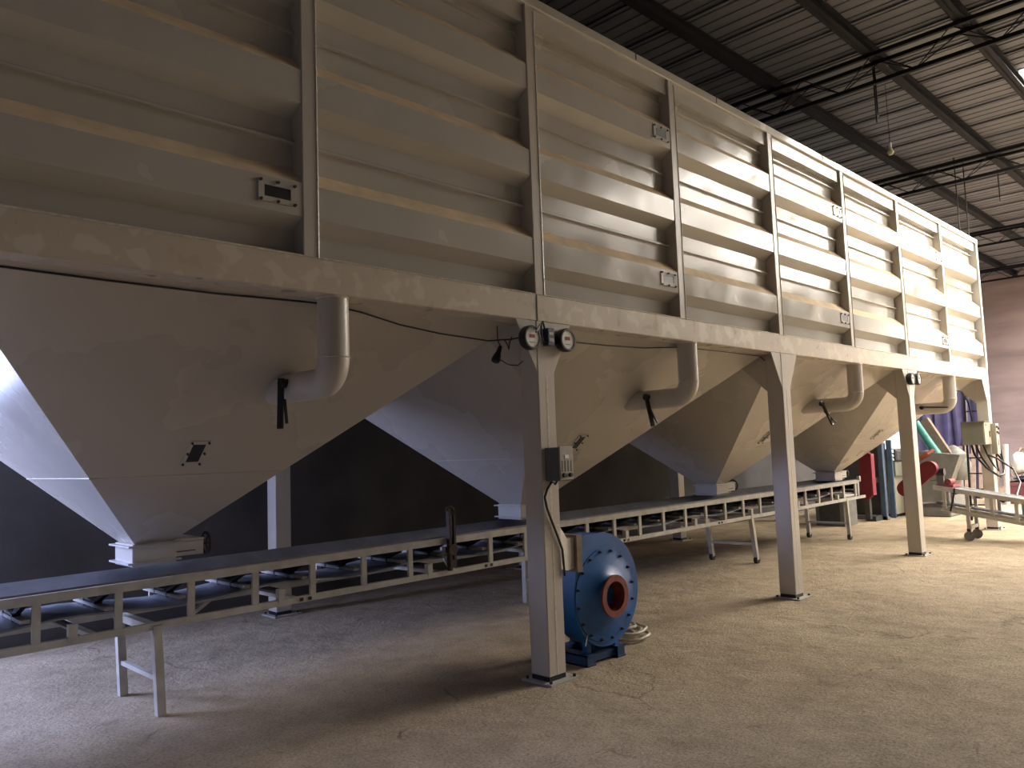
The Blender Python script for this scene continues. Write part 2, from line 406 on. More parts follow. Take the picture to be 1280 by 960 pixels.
# hoppers
OY0, OY1, OZ = 1.86, 2.16, 1.10
def hopper(i):
    xa, xb = i*L+.02, (i+1)*L+CW-.02
    xa2, xb2 = i*L+CW-.02, (i+1)*L+.02
    cx = (i+.5)*L+CW/2
    ox0, ox1 = cx-.34, cx-.08
    A = [(xa2, .10, ZB+.06), (xb2, .10, ZB+.06), (xb2, D-.10, ZB+.06), (xa2, D-.10, ZB+.06)]
    B = [(ox0, OY0, OZ), (ox1, OY0, OZ), (ox1, OY1, OZ), (ox0, OY1, OZ)]
    h = MB().add(A+B, [(0, 1, 5, 4), (1, 2, 6, 5), (2, 3, 7, 6), (3, 0, 4, 7)]).build('hopper', 'hopper', binr)
    # welded seam two thirds of the way down
    f = .695
    R = [Vector(a).lerp(Vector(c), f) for a, c in zip(A, B)]
    MB().tube(R, .005, 5, closed=True).build('weld_bead', 'hopper', h)
    for a, c in zip(A, B): pass
    # slide gate under the outlet
    g = MB().box((ox0-.02, OY0-.02, OZ-.155), (ox1+.02, OY1+.02, OZ+.0)).build('outlet_box', 'post', h, bevel=.004)
    MB().box((ox0-.055, OY0-.045, OZ-.02), (ox1+.05, OY1+.045, OZ-.008)).build('outlet_flange', 'frame', h)
    MB().box((ox0-.055, OY0-.04, OZ-.135), (ox1+.05, OY1+.04, OZ-.123)).build('outlet_flange', 'frame', h)
    MB().box((ox1+.0, OY0-.012, OZ-.115), (ox1+.22, OY1+.012, OZ-.012)).build('gate_housing', 'post', h, bevel=.004)
    MB().prism([(ox1-.04, OY0-.02, OZ-.012), (ox1+.22, OY0-.02, OZ-.012), (ox1+.22, OY0-.02, OZ+.004), (ox1+.02, OY0-.02, OZ+.012)], (0, OY1-OY0+.04, 0)).build('gate_cover', 'frame', h)
    MB().box((ox1+.0, OY0-.016, OZ-.085), (ox1+.16, OY0-.011, OZ-.078)).build('slot', 'iron', h)
    hw = MB().tube([Vector((ox1+.265, OY0+.05, OZ-.045))+Vector((0, math.cos(a)*.075, math.sin(a)*.075)) for a in [k*math.pi/10 for k in range(20)]], .012, 6, closed=True)
    hw.tube([(ox1+.2, OY0+.05, OZ-.045), (ox1+.28, OY0+.05, OZ-.045)], .012, 6)
    for a in (0, 2.1, 4.2): hw.tube([(ox1+.265, OY0+.05, OZ-.045), (ox1+.265, OY0+.05+math.cos(a)*.075, OZ-.045+math.sin(a)*.075)], .007, 5)
    hw.build('handwheel', 'iron', h, smooth=True)
    # sight hatch lying on the sloping front face
    P0, P1, P2 = Vector(A[0]), Vector(A[1]), Vector(B[0])
    nrm = (P1-P0).cross(P2-P0).normalized()
    if nrm.y > 0: nrm = -nrm
    dn = Vector((0, P2.y-P0.y, P2.z-P0.z)).normalized(); ex = Vector((1, 0, 0))
    q = .605; c0 = Vector((cx-.21, P0.y+(P2.y-P0.y)*q, P0.z+(P2.z-P0.z)*q))
    def quad(u0, u1, v0, v1, o0, o1, bb):
        P = [c0+ex*u+dn*v for u, v in ((u0, v0), (u1, v0), (u1, v1), (u0, v1))]
        bb.prism([p+nrm*o0 for p in P], nrm*(o1-o0))
    fr = MB()
    for r in ((-.065, -.042, -.11, .11), (.042, .065, -.11, .11), (-.042, .042, -.11, -.083), (-.042, .042, .083, .11)): quad(*r, -.005, .008, fr)
    fr.build('sight_hatch', 'hopper', h)
    gl = MB(); quad(-.044, .044, -.085, .085, -.004, .005, gl); gl.build('hatch_glass', 'black', h)
    for u in (-.055, .055):
        for v in (-.10, 0, .10): MB().lathe(c0+ex*u+dn*v+nrm*.010, nrm, [(-.004, .008), (.009, .008), (.009, 0)], 6).build('hatch_bolt', 'iron', h)
    # air pipe: out of the beam, round an elbow and into the sloping face
    pxx = {-1: -1.655, 0: 2.14, 1: 5.98, 2: 9.72}[i]
    r = .092; yc, zc = .095, 2.235; br = .14
    path = [(pxx, yc, ZB+.01), (pxx, yc, zc+.08), (pxx, yc, zc+.01)]
    path += arc((pxx, yc+br, zc), br, math.pi, 1.5*math.pi, 8, (0, 1, 0), (0, 0, 1))
    path += [(pxx, .45, zc-br), (pxx, .80, zc-br)]
    p = MB().tube(path, r, 20).build('air_pipe', 'post', binr, smooth=True)
    MB().tube(arc((pxx, yc, zc+.0), r+.002, 0, 2*math.pi, 20, (1, 0, 0), (0, 1, 0)), .004, 5).build('weld_bead', 'weld', p)
    MB().tube(arc((pxx, yc, ZB-.004), r+.002, 0, 2*math.pi, 20, (1, 0, 0), (0, 1, 0)), .008, 5).build('weld_bead', 'weld', p)
    hz = zc-br
    vh = MB().lathe((pxx-.08, .50, hz+.02), (-1, 0, 0), [(0, .03), (.05, .03), (.05, 0)], 10)
    if i == 2: vh.bar((pxx-.12, .52, hz+.03), (pxx-.13, .10, hz-.0), .035, .02)
    else:
        vh.bar((pxx-.12, .50, hz+.05), (pxx-.14, .42-.06*i, hz-.26), .036, .022)
        vh.bar((pxx-.115, .47, hz-.08), (pxx-.115, .385-.06*i, hz-.23), .014, .014)
    vh.build('valve_handle', 'black', p)
for i in range(NB0, NB1): hopper(i)

# ================================================================== BELT CONVEYOR UNDER THE OUTLETS
CY0, CY1 = 1.56, 2.25
ztop = lambda x: .888+.0055*(x+3)
zbot = lambda x: .60+.0070*(x+3)
CX0, CX1 = -4.75, 9.48
cv = thing('belt_conveyor', (CX0, CY0, 0), 'long narrow belt conveyor with cream ladder-like side frame under the hopper outlets', 'conveyor')
for y in (CY0, CY1):
    MB().bar((CX0, y, ztop(CX0)-.028), (CX1, y, ztop(CX1)-.028), .04, .056).build('top_rail', 'frame', cv)
    MB().bar((CX0, y, zbot(CX0)-.022), (CX1+.25 if y == CY0 else CX1, y, zbot(CX1)-.022), .04, .045).build('bottom_rail', 'frame', cv)
k0 = -4
for k in range(k0, 27):
    x = -2.825+.4685*k
    for y in (CY0, CY1):
        MB().bar((x, y, zbot(x)-.03), (x, y, ztop(x)-.03), .046, .024, (0, 1, 0)).build('upright', 'frame', cv)
    c = MB().bar((x-.05, CY0+.02, ztop(x)-.155), (x-.05, CY1-.02, ztop(x)-.155), .05, .022).build('idler_bar', 'frame', cv)
    id_ = MB()
    ym = (CY0+CY1)/2; z = ztop(x)-.125
    id_.tube([(x-.05, ym-.10, z), (x-.05, CY0+.035, z+.085)], .026, 8)
    id_.tube([(x-.05, ym+.10, z), (x-.05, CY1-.035, z+.085)], .026, 8)
    id_.tube([(x-.05, ym-.09, z), (x-.05, ym+.09, z)], .026, 8)
    for dy in (-.11, .11): id_.box((x-.075, ym+dy-.012, z-.05), (x-.025, ym+dy+.012, z+.02))
    id_.build('idler_roller', 'iron', c, smooth=True)
    if k % 3 == 0:
        r = MB().tube([(x+.2, CY0+.03, zbot(x)+.06), (x+.2, CY1-.03, zbot(x)+.06)], .024, 8).build('return_roller', 'iron', cv, smooth=True)
        MB().bar((x+.2, CY0+.0, zbot(x)+.08), (x+.2, CY0+.0, zbot(x)-.02), .05, .05, (0, 1, 0)).build('roller_bracket', 'frame', r)
        MB().bar((x+.32, CY0, zbot(x)-.01), (x+.32, CY1, zbot(x)-.01), .045, .03).build('cross_member', 'frame', cv)
    if k % 5 == 2:
        MB().bar((x, CY0+.03, zbot(x)), (x+.46, CY1-.03, zbot(x)), .03, .03).build('diagonal_brace', 'frame', cv)
# carrying belt (a shallow trough) and return belt
sec = [(CY0+.024, .012), (CY0+.07, -.012), (1.74, -.072), (2.07, -.072), (CY1-.07, -.012), (CY1-.024, .012)]
b = MB(); n = len(sec)
vs = [(x, y, ztop(x)+z) for x in (CX0, CX1+.05) for y, z in sec]+[(x, y, ztop(x)+z-.012) for x in (CX0, CX1+.05) for y, z in sec]
b.add(vs, [(i, i+1, n+i+1, n+i) for i in range(n-1)]+[(2*n+i, 3*n+i, 3*n+i+1, 2*n+i+1) for i in range(n-1)]+[(0, n, 3*n, 2*n), (n-1, 2*n-1+2*n-0-n+0, 4*n-1, 2*n-1)][:1])
b.build('carrying_belt', 'belt', cv, recalc=False)
b = MB(); xs = [CX0+.2*i for i in range(int((CX1-CX0)/.2)+1)]
wob = lambda x: .022*math.sin(2*math.pi*(x+2.825)/(.4685*3)+.6)
for a, c in zip(xs, xs[1:]):
    za, zc = (zbot(a)+ztop(a))/2-.045+wob(a), (zbot(c)+ztop(c))/2-.045+wob(c)
    b.add([(a, CY0+.05, za), (c, CY0+.05, zc), (c, CY1-.05, zc), (a, CY1-.05, za)], [(0, 1, 2, 3)])
    b.add([(a, CY0+.05, za-.012), (c, CY0+.05, zc-.012), (c, CY1-.05, zc-.012), (a, CY1-.05, za-.012)], [(0, 3, 2, 1)])
    b.add([(a, CY0+.05, za), (c, CY0+.05, zc), (c, CY0+.05, zc-.012), (a, CY0+.05, za-.012)], [(0, 3, 2, 1)])
b.build('return_belt', 'beltunder', cv, recalc=False)
for x in (CX0, CX1):
    MB().tube([(x, CY0+.03, ztop(x)-.13), (x, CY1-.03, ztop(x)-.13)], .11, 20).build('pulley', 'iron', cv, smooth=True)
MB().prism([(CX1-.06, CY0-.024, ztop(CX1)), (CX1+.0, CY0-.024, ztop(CX1)), (CX1-.02, CY0-.024, zbot(CX1)), (CX1-.06, CY0-.024, zbot(CX1))], (0, .006, 0)).build('end_plate', 'frame', cv)
MB().bar((CX1+.05, CY0, ztop(CX1)-.03), (CX1+.05, CY0, ztop(CX1)+.06), .05, .05).build('bearing', 'frame', cv)
def leg_pair(x, tilt, wheel, w=.055):
    top = zbot(x)-.04
    for y, s in ((CY0, 1), (CY1, 1)):
        foot = .055 if wheel else 0
        lg = MB().bar((x, y, top+.02), (x+tilt, y, foot), w, w, (0, 1, 0)).build('leg', 'frame', cv)
        if wheel: MB().lathe((x+tilt, y-.025, .05), (0, 1, 0), [(0, 0), (0, .05), (.05, .05), (.05, 0)], 14).build('wheel', 'iron', lg)
    MB().bar((x, CY0-.02, top), (x, CY1+.02, top), .06, .05).build('leg_head', 'frame', cv)
    MB().box((x-.022, CY0-.024, top-.018), (x+.022, CY0-.018, top+.018)).build('tube_opening', 'black', cv)
    MB().bar((x+tilt*.6, CY0, top*.42), (x+tilt*.6, CY1, top*.42), .03, .03).build('leg_brace', 'frame', cv)
leg_pair(-2.12, .03, False); leg_pair(2.08, 0, False); leg_pair(5.80, .10, True); leg_pair(8.95, .06, True)
for x in (-1.0, .9, 3.0, 5.0):
    for dx in (-.07, 0): MB().box((x+dx, CY0-.028, zbot(x)-.034), (x+dx+.026, CY0-.018, zbot(x)-.010)).build('bolt', 'iron', cv)
# rusty clamp standing on the conveyor's side
cl = thing('pipe_clamp', (.40, 1.50, .60), 'rusty dark clamp upright on the belt conveyor rail', 'clamp')
MB().box((.375, 1.495, .62), (.405, 1.535, 1.16)).build('bar', 'rust', cl)
MB().box((.43, 1.495, .70), (.455, 1.535, 1.10)).build('bar', 'rust', cl)
MB().tube(arc((.405, 1.515, 1.14), .035, 0, math.pi, 8, (1, 0, 0), (0, 0, 1)), .016, 8).build('hook', 'rust', cl, smooth=True)
MB().lathe((.415, 1.49, .80), (0, 1, 0), [(0, 0), (0, .05), (.05, .05), (.05, 0)], 12).lathe((.415, 1.49, .68), (0, 1, 0), [(0, 0), (0, .038), (.05, .038), (.05, 0)], 12).build('jaw', 'rust', cl, smooth=True)

# ================================================================== BLOWER
BX, BZ, BY = .72, .51, .06
bl = thing('centrifugal_blower', (BX, .2, 0), 'blue centrifugal blower with red inlet flange beside the column', 'blower')
def vol(a):      # spiral radius, a measured from the cut-off round to the outlet
    return .362+.16*(a/(2*math.pi))**1.5
pts = []
a0, a1 = math.radians(168), math.radians(450)      # left side, down, right, up to the top
for k in range(49):
    a = a0+(a1-a0)*k/48
    r = vol(a-a0)
    pts.append((BX+math.cos(a)*r, BZ+math.sin(a)*r))
ztp = pts[-1][1]
pts += [(BX-.28, ztp), (BX-.28, BZ+.255), (BX-.325, BZ+.24)]
DEP = .21
hs = MB().prism([(x, BY, z) for x, z in pts], (0, DEP, 0)).build('volute_casing', 'blue', bl, smooth=True)
rim = MB()
rim.prism([(BX+(x-BX)*1.012, BY-.008, BZ+(z-BZ)*1.012) for x, z in pts], (0, .012, 0)).build('casing_rim', 'blue', hs, smooth=True)
cv_ = MB().lathe((BX, BY-.008, BZ), (0, -1, 0), [(-.003, .355), (.008, .355), (.010, .33), (.018, .30), (.030, .24), (.055, .165), (.085, .135), (.10, .13)], 48).build('inlet_cone', 'blue', bl, smooth=True)
MB().lathe((BX, BY-.10, BZ), (0, -1, 0), [(-.004, .128), (-.004, .160), (.016, .160), (.016, .112), (-.004, .112), (-.16, .105), (-.16, 0)], 36).build('inlet_flange', 'redflange', bl, smooth=True)
for k in range(16):
    a = 2*math.pi*(k+.4)/16
    c = (BX+math.cos(a)*.338, BY-.014, BZ+math.sin(a)*.338)
    MB().lathe(c, (0, -1, 0), [(-.004, .012), (.014, .012), (.014, .006), (.026, .006), (.026, 0)], 6).build('bolt', 'iron', bl)
MB().lathe((BX, BY+DEP, BZ), (0, 1, 0), [(0, .30), (.012, .30), (.012, .12), (.10, .10), (.10, .16), (.13, .165)], 32).build('motor_mount', 'bluedark', bl, smooth=True)
mt = MB()
prof = []
for k in range(8):
    t = .13+k*.026; prof += [(t, .165), (t+.012, .165), (t+.014, .145), (t+.024, .145)]
mt.lathe((BX, BY+DEP, BZ), (0, 1, 0), prof+[(.345, .15), (.37, .12), (.37, 0)], 28).build('motor', 'bluedark', bl, smooth=True)
MB().box((BX-.19, BY+DEP+.16, BZ-.02), (BX-.13, BY+DEP+.30, BZ+.12)).build('terminal_box', 'bluedark', bl)
# outlet flange and white transition into the column
zo0, zo1 = BZ+.25, ztp
MB().box((BX-.335, BY-.03, zo0-.035), (BX-.275, BY+DEP+.03, zo1+.02)).build('outlet_flange', 'brown', bl)
tr_ = MB(); A_ = [(BX-.33, BY, zo0), (BX-.33, BY+DEP, zo0), (BX-.33, BY+DEP, zo1), (BX-.33, BY, zo1)]
B_ = [(.178, .02, zo0+.02), (.178, .16, zo0+.02), (.178, .16, zo1+.12), (.178, .02, zo1+.12)]
mid = [(BX-.42, BY-.01, zo0-.01), (BX-.42, BY+DEP-.02, zo0), (BX-.42, BY+DEP-.02, zo1), (BX-.42, BY-.01, zo1)]
for P_, Q_ in ((A_, mid), (mid, B_)): tr_.add(P_+Q_, [(i, (i+1) % 4, 4+(i+1) % 4, 4+i) for i in range(4)])
tr_.build('outlet_duct', 'post', bl)
# base frame
for x in (BX-.22, BX+.15):
    f = MB().box((x-.01, BY+.0, 0), (x+.09, BY+.50, .012)).box((x-.01, BY+.0, .0), (x+.0, BY+.50, .085)).box((x-.01, BY, .075), (x+.09, BY+.50, .087)).box((x-.01, BY+.01, 0), (x+.09, BY+.02, .085)).build('base_channel', 'bluedark', bl)
MB().box((BX-.13, BY+.03, .02), (BX+.15, BY+.08, .07)).build('base_bar', 'bluedark', bl)
MB().box((BX-.13, BY+.42, .02), (BX+.15, BY+.47, .07)).build('base_bar', 'bluedark', bl)
for x in (BX-.18, BX+.16):
    MB().box((x, BY+.04, .08), (x+.045, BY+.09, .25)).build('leg', 'blue', bl)
    MB().box((x, BY+.40, .08), (x+.045, BY+.45, .40)).build('leg', 'bluedark', bl)
MB().tube([(BX-.2, BY+.0, .30), (BX-.27, BY-.02, .17)], .006, 6).build('lever', 'steel', bl)

# coil of hose on the floor
hc = MB(); path = []
for k in range(5*28+1):
    a = 2*math.pi*k/28; lap = k/28
    r = .17+.035*math.sin(lap*2.3+.4)
    path.append((1.36+.05*math.sin(lap*1.9)+r*math.cos(a)*1.15, .42+.03*math.cos(lap*2.7)+r*math.sin(a), .013+.018*lap+.012*math.sin(a*2+lap)**2))
tag(hc.tube(path, .012, 7).build('coiled_hose', 'hose', smooth=True), 'coil of thin cream hose on the floor behind the blower', 'hose')

# ================================================================== THINGS ON THE COLUMNS
def gauge(cx, cz, r, label, y=.004):
    g = thing('level_gauge', (cx, y, cz-r), label, 'gauge')
    d = MB().lathe((cx, y, cz), (0, -1, 0), [(0, 0), (0, r*.86), (.02, r), (.068, r), (.074, r*.93), (.074, r*.80), (.066, r*.79)], 32).build('housing', 'black', g, smooth=True)
    MB().lathe((cx, y, cz), (0, -1, 0), [(.060, 0), (.067, 0), (.067, r*.81), (.05, r*.81)], 32).build('dial', 'dial', g, smooth=True)
    MB().box((cx-r*.30, y-.070, cz-.002), (cx+r*.26, y-.066, cz+r*.26)).build('red_readout', 'reddisp', g)
    MB().box((cx-r*.35, y-.0685, cz-r*.42), (cx+r*.30, y-.0665, cz-r*.36)).build('dial_print', 'grey', g)
    return g
gauge(-.110, 2.455, .088, 'round black gauge with white dial on blower column gusset beside the hanging plug')
gauge(.275, 2.465, .088, 'round black gauge with white dial on blower column gusset facing away from hanging plug')
gauge(7.60, 2.46, .085, 'round gauge on the gusset of the third column facing the blower')
gauge(7.86, 2.465, .085, 'round gauge on the gusset of the third column facing the switch boxes')
ry = thing('relay_box', (.10, -.05, 2.42), 'small navy relay box between the two gauges', 'relay')
MB().box((.065, -.055, 2.41), (.135, .002, 2.54)).build('case', 'relay', ry, bevel=.004)
MB().box((.075, -.058, 2.49), (.128, -.054, 2.51)).box((.075, -.058, 2.44), (.128, -.054, 2.465)).build('terminal', 'greylight', ry)
MB().tube([(.07, -.02, 2.54), (.03, -.04, 2.585), (-.0, -.05, 2.56), (.0, -.05, 2.48), (.05, -.03, 2.43), (.09, -.05, 2.415)], .008, 6).tube([(-.0, -.04, 2.56), (-.05, -.075, 2.54), (-.1, -.09, 2.49)], .007, 6).tube([(.13, -.03, 2.44), (.17, -.04, 2.42), (.2, -.03, 2.44)], .006, 6).build('wires', 'black', ry, smooth=True)
iv = thing('motor_inverter', (.11, 0, 1.42), 'grey motor inverter box with cable mounted on the blower column', 'inverter')
MB().box((.035, -.14, 1.425), (.175, .001, 1.665)).build('case', 'grey', iv, bevel=.006)
fp = MB().box((.032, -.152, 1.43), (.178, -.138, 1.672)).build('front_plate', 'greylight', iv, bevel=.004)
MB().box((.085, -.155, 1.585), (.125, -.151, 1.61)).build('display', 'dial', fp)
for k in range(4): MB().box((.05+.032*k, -.154, 1.49), (.058+.032*k, -.151, 1.57)).build('vent_slot', 'grey', fp)
for x in (.065, .135): MB().lathe((x, -.15, 1.465), (0, -1, 0), [(0, .016), (.02, .014), (.02, 0)], 12).build('knob', 'black', fp)
wp = [px(u, v, 1, -.014) for u, v in [(690, 602), (684, 612), (681, 622), (684, 636), (690, 652), (697, 670), (703, 687)]]
MB().tube([(.09, -.07, 1.43), (.085, -.05, 1.40)]+wp+[px(706, 720, 1, -.012)], .009, 7).build('cable', 'black', iv, smooth=True)
MB().box((.0, -.004, 1.095), (.18, -.001, 1.102)).build('cable_tie', 'weld', iv)

# cable strung below the beam, and the plug that hangs from it
def pxl(pts, y): return [px(u, v, 1, y) for u, v in pts]
wy = .19
tag(MB().tube([Vector((XE0+.1, wy, 2.55))]+pxl([(0, 333), (130, 350), (270, 367), (400, 379), (450, 390), (500, 406), (550, 417), (610, 426), (640, 424)], wy)+[Vector((.03, .18, 2.5))], .006, 6).build('signal_cable', 'black', smooth=True), 'thin black cable strung below the beam between the first hopper and the gauges', 'cable')
tag(MB().tube([Vector((.17, .19, 2.47))]+pxl([(720, 428), (760, 432), (805, 435), (852, 434), (900, 439), (950, 445)], wy)+[Vector((3.83, .19, 2.52))], .006, 6).build('signal_cable', 'black', smooth=True), 'thin black cable strung below the beam from the gauges past the second hopper', 'cable')
pg = thing('hanging_plug', px(621, 452, 1, .0), 'black plug hanging on a thin wire under the beam', 'plug')
a, c = px(625.5, 433, 1, .2), px(619, 452, 1, .2)
MB().tube([a, a.lerp(c, .45), a.lerp(c, .55), a.lerp(c, .9), c], [.014, .020, .026, .034, .030], 10).build('body', 'black', pg, smooth=True)
MB().tube([a, px(622, 425, 1, .2), px(621, 400, 1, .2)], .004, 5).tube(pxl([(624, 449), (636, 456), (647, 457), (655, 450), (659, 440)], .15), .004, 5).tube(pxl([(630, 424), (634, 430), (636, 437), (637, 428), (640, 421)], .2), .005, 5).build('wire', 'black', pg, smooth=True)

# control boxes on the end column
cb = thing('control_box', (11.2, .1, 1.4), 'grey-green control box with a cream door on the end column', 'control box')
MB().box((11.02, .0, 1.47), (11.42, .34, 1.86)).build('case', 'boxside', cb, bevel=.005)
dr = MB().box((11.03, -.015, 1.475), (11.41, .003, 1.855)).build('door', 'box', cb, bevel=.003)
MB().box((11.30, -.025, 1.60), (11.32, -.012, 1.70)).build('handle', 'black', dr)
MB().box((11.10, -.02, 1.79), (11.14, -.013, 1.83)).build('label_plate', 'black', dr)
MB().box((10.98, -.03, 1.86), (11.50, .36, 1.872)).build('canopy', 'boxside', cb)
sb = thing('switch_box', (11.56, -.1, 1.3), 'tall narrow cream switch box with knobs on the end column front', 'switch box')
MB().box((11.425, -.09, 1.30), (11.60, .002, 1.83)).build('case', 'box', sb, bevel=.006)
for x, z in ((11.46, 1.77), (11.55, 1.74), (11.46, 1.68), (11.55, 1.66)):
    MB().lathe((x, -.09, z), (0, -1, 0), [(0, .02), (.025, .018), (.025, 0)], 12).build('knob', 'black', sb)
MB().box((11.50, -.094, 1.45), (11.54, -.088, 1.55)).build('switch', 'black', sb)
kb = MB()
kb.tube([(11.2, .25, 1.48), (11.15, .2, 1.30), (11.2, .05, 1.08), (11.35, -.08, .93), (11.55, -.12, .95), (11.68, -.10, 1.10), (11.72, -.06, 1.35), (11.70, -.04, 1.50), (11.62, -.03, 1.62)], .018, 8)
kb.tube([(11.25, .2, 1.48), (11.25, .12, 1.25), (11.3, .0, 1.02), (11.45, -.1, .90), (11.6, -.12, .98), (11.66, -.08, 1.2), (11.60, -.02, 1.32)], .015, 8)
kb.tube([(11.3, .1, 1.48), (11.32, .05, 1.3), (11.4, -.02, 1.1), (11.5, -.06, 1.0), (11.45, -.05, 1.2), (11.5, -.05, 1.32)], .014, 8)
kb.tube([(11.3, .05, 1.30), (11.35, -.1, 1.22), (11.2, -.35, 1.05), (10.7, -.55, .85), (10.15, -.6, .66)], .015, 8)
kb.tube([(10.6, .45, 2.25), (10.7, .35, 2.42), (10.9, .25, 2.4), (11.05, .2, 2.2), (11.1, .18, 1.87)], .014, 8)
tag(kb.build('power_cables', 'black', smooth=True), 'bundle of looped black power cables hanging below the control box', 'cable')

# ================================================================== DIAGONAL DISCHARGE CONVEYOR
c2 = thing('discharge_conveyor', (9.9, -.1, 0), 'low cream belt conveyor on caster wheels with red belt guard by the end column', 'conveyor')
XA, XB = 9.66, 10.08
ta, tb = px(1168, 607, 0, XA), px(1280, 624.5, 0, XA)
ba, bb = px(1180, 637, 0, XA), px(1280, 655, 0, XA)
zT = lambda y: ta.z+(tb.z-ta.z)*(y-ta.y)/(tb.y-ta.y)
zL = lambda y: ba.z+(bb.z-ba.z)*(y-ba.y)/(bb.y-ba.y)
YA, YB = ta.y+.02, -1.75
for x in (XA, XB):
    MB().bar((x, YA, zT(YA)-.03), (x, YB, zT(YB)-.03), .04, .07).build('top_rail', 'frame', c2)
    MB().bar((x, YA-.1, zL(YA-.1)), (x, YB, zL(YB)), .04, .05).build('bottom_rail', 'frame', c2)
    for k in range(7): MB().bar((x, YA-.15-.33*k, zL(YA-.15-.33*k)), (x, YA-.15-.33*k, zT(YA-.15-.33*k)-.03), .05, .03, (1, 0, 0)).build('upright', 'frame', c2)
MB().prism([(XA+.03, YA, zT(YA)), (XB-.03, YA, zT(YA)), (XB-.03, YB, zT(YB)), (XA+.03, YB, zT(YB))], (0, 0, -.012)).build('carrying_belt', 'belt', c2)
MB().prism([(XA+.04, YA, zL(YA)+.09), (XB-.04, YA, zL(YA)+.09), (XB-.04, YB, zL(YB)+.09), (XA+.04, YB, zL(YB)+.09)], (0, 0, -.012)).build('return_belt', 'belt', c2)
for k in range(6):
    y = YA-.3-.33*k
    MB().tube([(XA+.02, y, zT(y)-.06), (XB-.02, y, zT(y)-.06)], .04, 10).build('idler_roller', 'iron', c2, smooth=True)
for x in (XA, XB):
    MB().bar((x, -.04, zL(-.04)), (x, -.04, .17), .05, .05).build('leg', 'frame', c2)
    w = MB().lathe((x-.02, -.04, .075), (1, .35, 0), [(-.02, 0), (-.02, .075), (.02, .075), (.02, 0)], 18).build('caster_wheel', 'machine', c2, smooth=True)
    MB().bar((x-.01, -.04, .10), (x-.01, -.04, .19), .05, .05).build('fork', 'iron', w)
MB().bar((XA-.02, -.04, .21), (XB+.02, -.04, .21), .05, .05).build('axle', 'frame', c2)
MB().box((XA-.02, YB, 0), (XA+.02, YB+.04, zL(YB))).build('leg', 'frame', c2); MB().box((XB-.02, YB, 0), (XB+.02, YB+.04, zL(YB))).build('leg', 'frame', c2)
MB().tube([(XA-.03, .12, zT(.12)+.01), (XA-.04, .12, zT(.12)-.06), (XA-.05, .15, zT(.15)-.2), (XA-.03, .2, zL(.2)+.0)], .014, 7).build('hanging_strap', 'black', c2, smooth=True)
# its drive: red guard over the belt, motor and gearbox
XG = XA-.10
g0, g1 = px(1131, 611, 0, XG), px(1160, 586, 0, XG); dg = (g1-g0).normalized(); ng = Vector((0, -dg.z, dg.y))
rg = .125
ol = [g1+dg*(rg*math.sin(a))+ng*(rg*math.cos(a)) for a in [math.pi*k/12 for k in range(13)]]+[g0-dg*(rg*math.sin(a))-ng*(rg*math.cos(a)) for a in [math.pi*k/12 for k in range(13)]]
MB().prism(ol, (.12, 0, 0)).build('belt_guard', 'guard', c2, smooth=True)
gb = px(1176, 590, 0, XA)
MB().lathe((XA+.05, gb.y+.06, gb.z), (0, -1, 0), [(-.05, 0), (-.05, .06), (.10, .06), (.10, 0)], 14).build('gearbox', 'black', c2, smooth=True)
MB().lathe((XA+.02, gb.y-.08, zT(gb.y)+.075), (1, 0, 0), [(0, 0), (0, .05), (.25, .05), (.25, 0)], 14).build('motor', 'redflange', c2, smooth=True)
MB().box((XA+.02, gb.y-.16, zT(gb.y)-.01), (XB, gb.y+.10, zT(gb.y)+.03)).build('motor_plate', 'pinkguard', c2)
MB().box((XA+.03, gb.y-.02, zT(gb.y)), (XA+.09, gb.y+.08, gb.z-.04)).build('gearbox_bracket', 'machine', c2)
MB().box((XA+.02, g0.y-.06, .0), (XA+.08, g0.y+.0, g0.z)).build('drive_stand', 'machine', c2)
MB().box((XA+.0, g0.y-.06, g0.z-.3), (XB, YA-.1, g0.z-.25)).build('drive_bracket', 'machine', c2)

# ================================================================== MACHINES BEYOND THE BIN
# bagging machine with red belt guard
bm_ = thing('packing_machine', (13.6, 1.9, 0), 'grey packing machine with slanting teal sleeve and brown chute', 'machine')
MB().box((13.5, 1.35, .0), (14.5, 2.2, .75)).build('body', 'machine', bm_, bevel=.02)
MB().prism([(13.5, 1.30, .75), (13.5, 1.75, .75), (13.5, 1.95, 1.35), (13.5, 1.10, 1.25)], (.8, 0, 0)).build('feed_hopper', 'machine', bm_)
MB().tube([(13.7, 1.95, 1.95), (13.7, 1.72, 1.52), (13.7, 1.50, 1.12)], [.07, .085, .095], 14).build('teal_sleeve', 'teal', bm_, smooth=True)
MB().bar((13.85, 1.82, 2.0), (13.85, 1.35, 1.12), .16, .14, (1, 0, 0)).build('chute', 'brown', bm_)
MB().box((13.55, 2.0, .75), (13.63, 2.08, 2.5)).build('frame_post', 'machine', bm_)
MB().tube([(13.6, 1.62, 1.35), (13.5, 1.7, 1.28), (13.5, 1.85, 1.2)], .05, 8).build('valve', 'redflange', bm_, smooth=True)
bag = MB(); 
for k in range(1): bag.lathe((14.1, 1.45, .75), (.0, -.1, 1), [(0, .30), (.15, .36), (.35, .34), (.55, .24), (.66, .10), (.7, .02)], 16)
bag.build('dust_bag', 'machine', bm_, smooth=True)
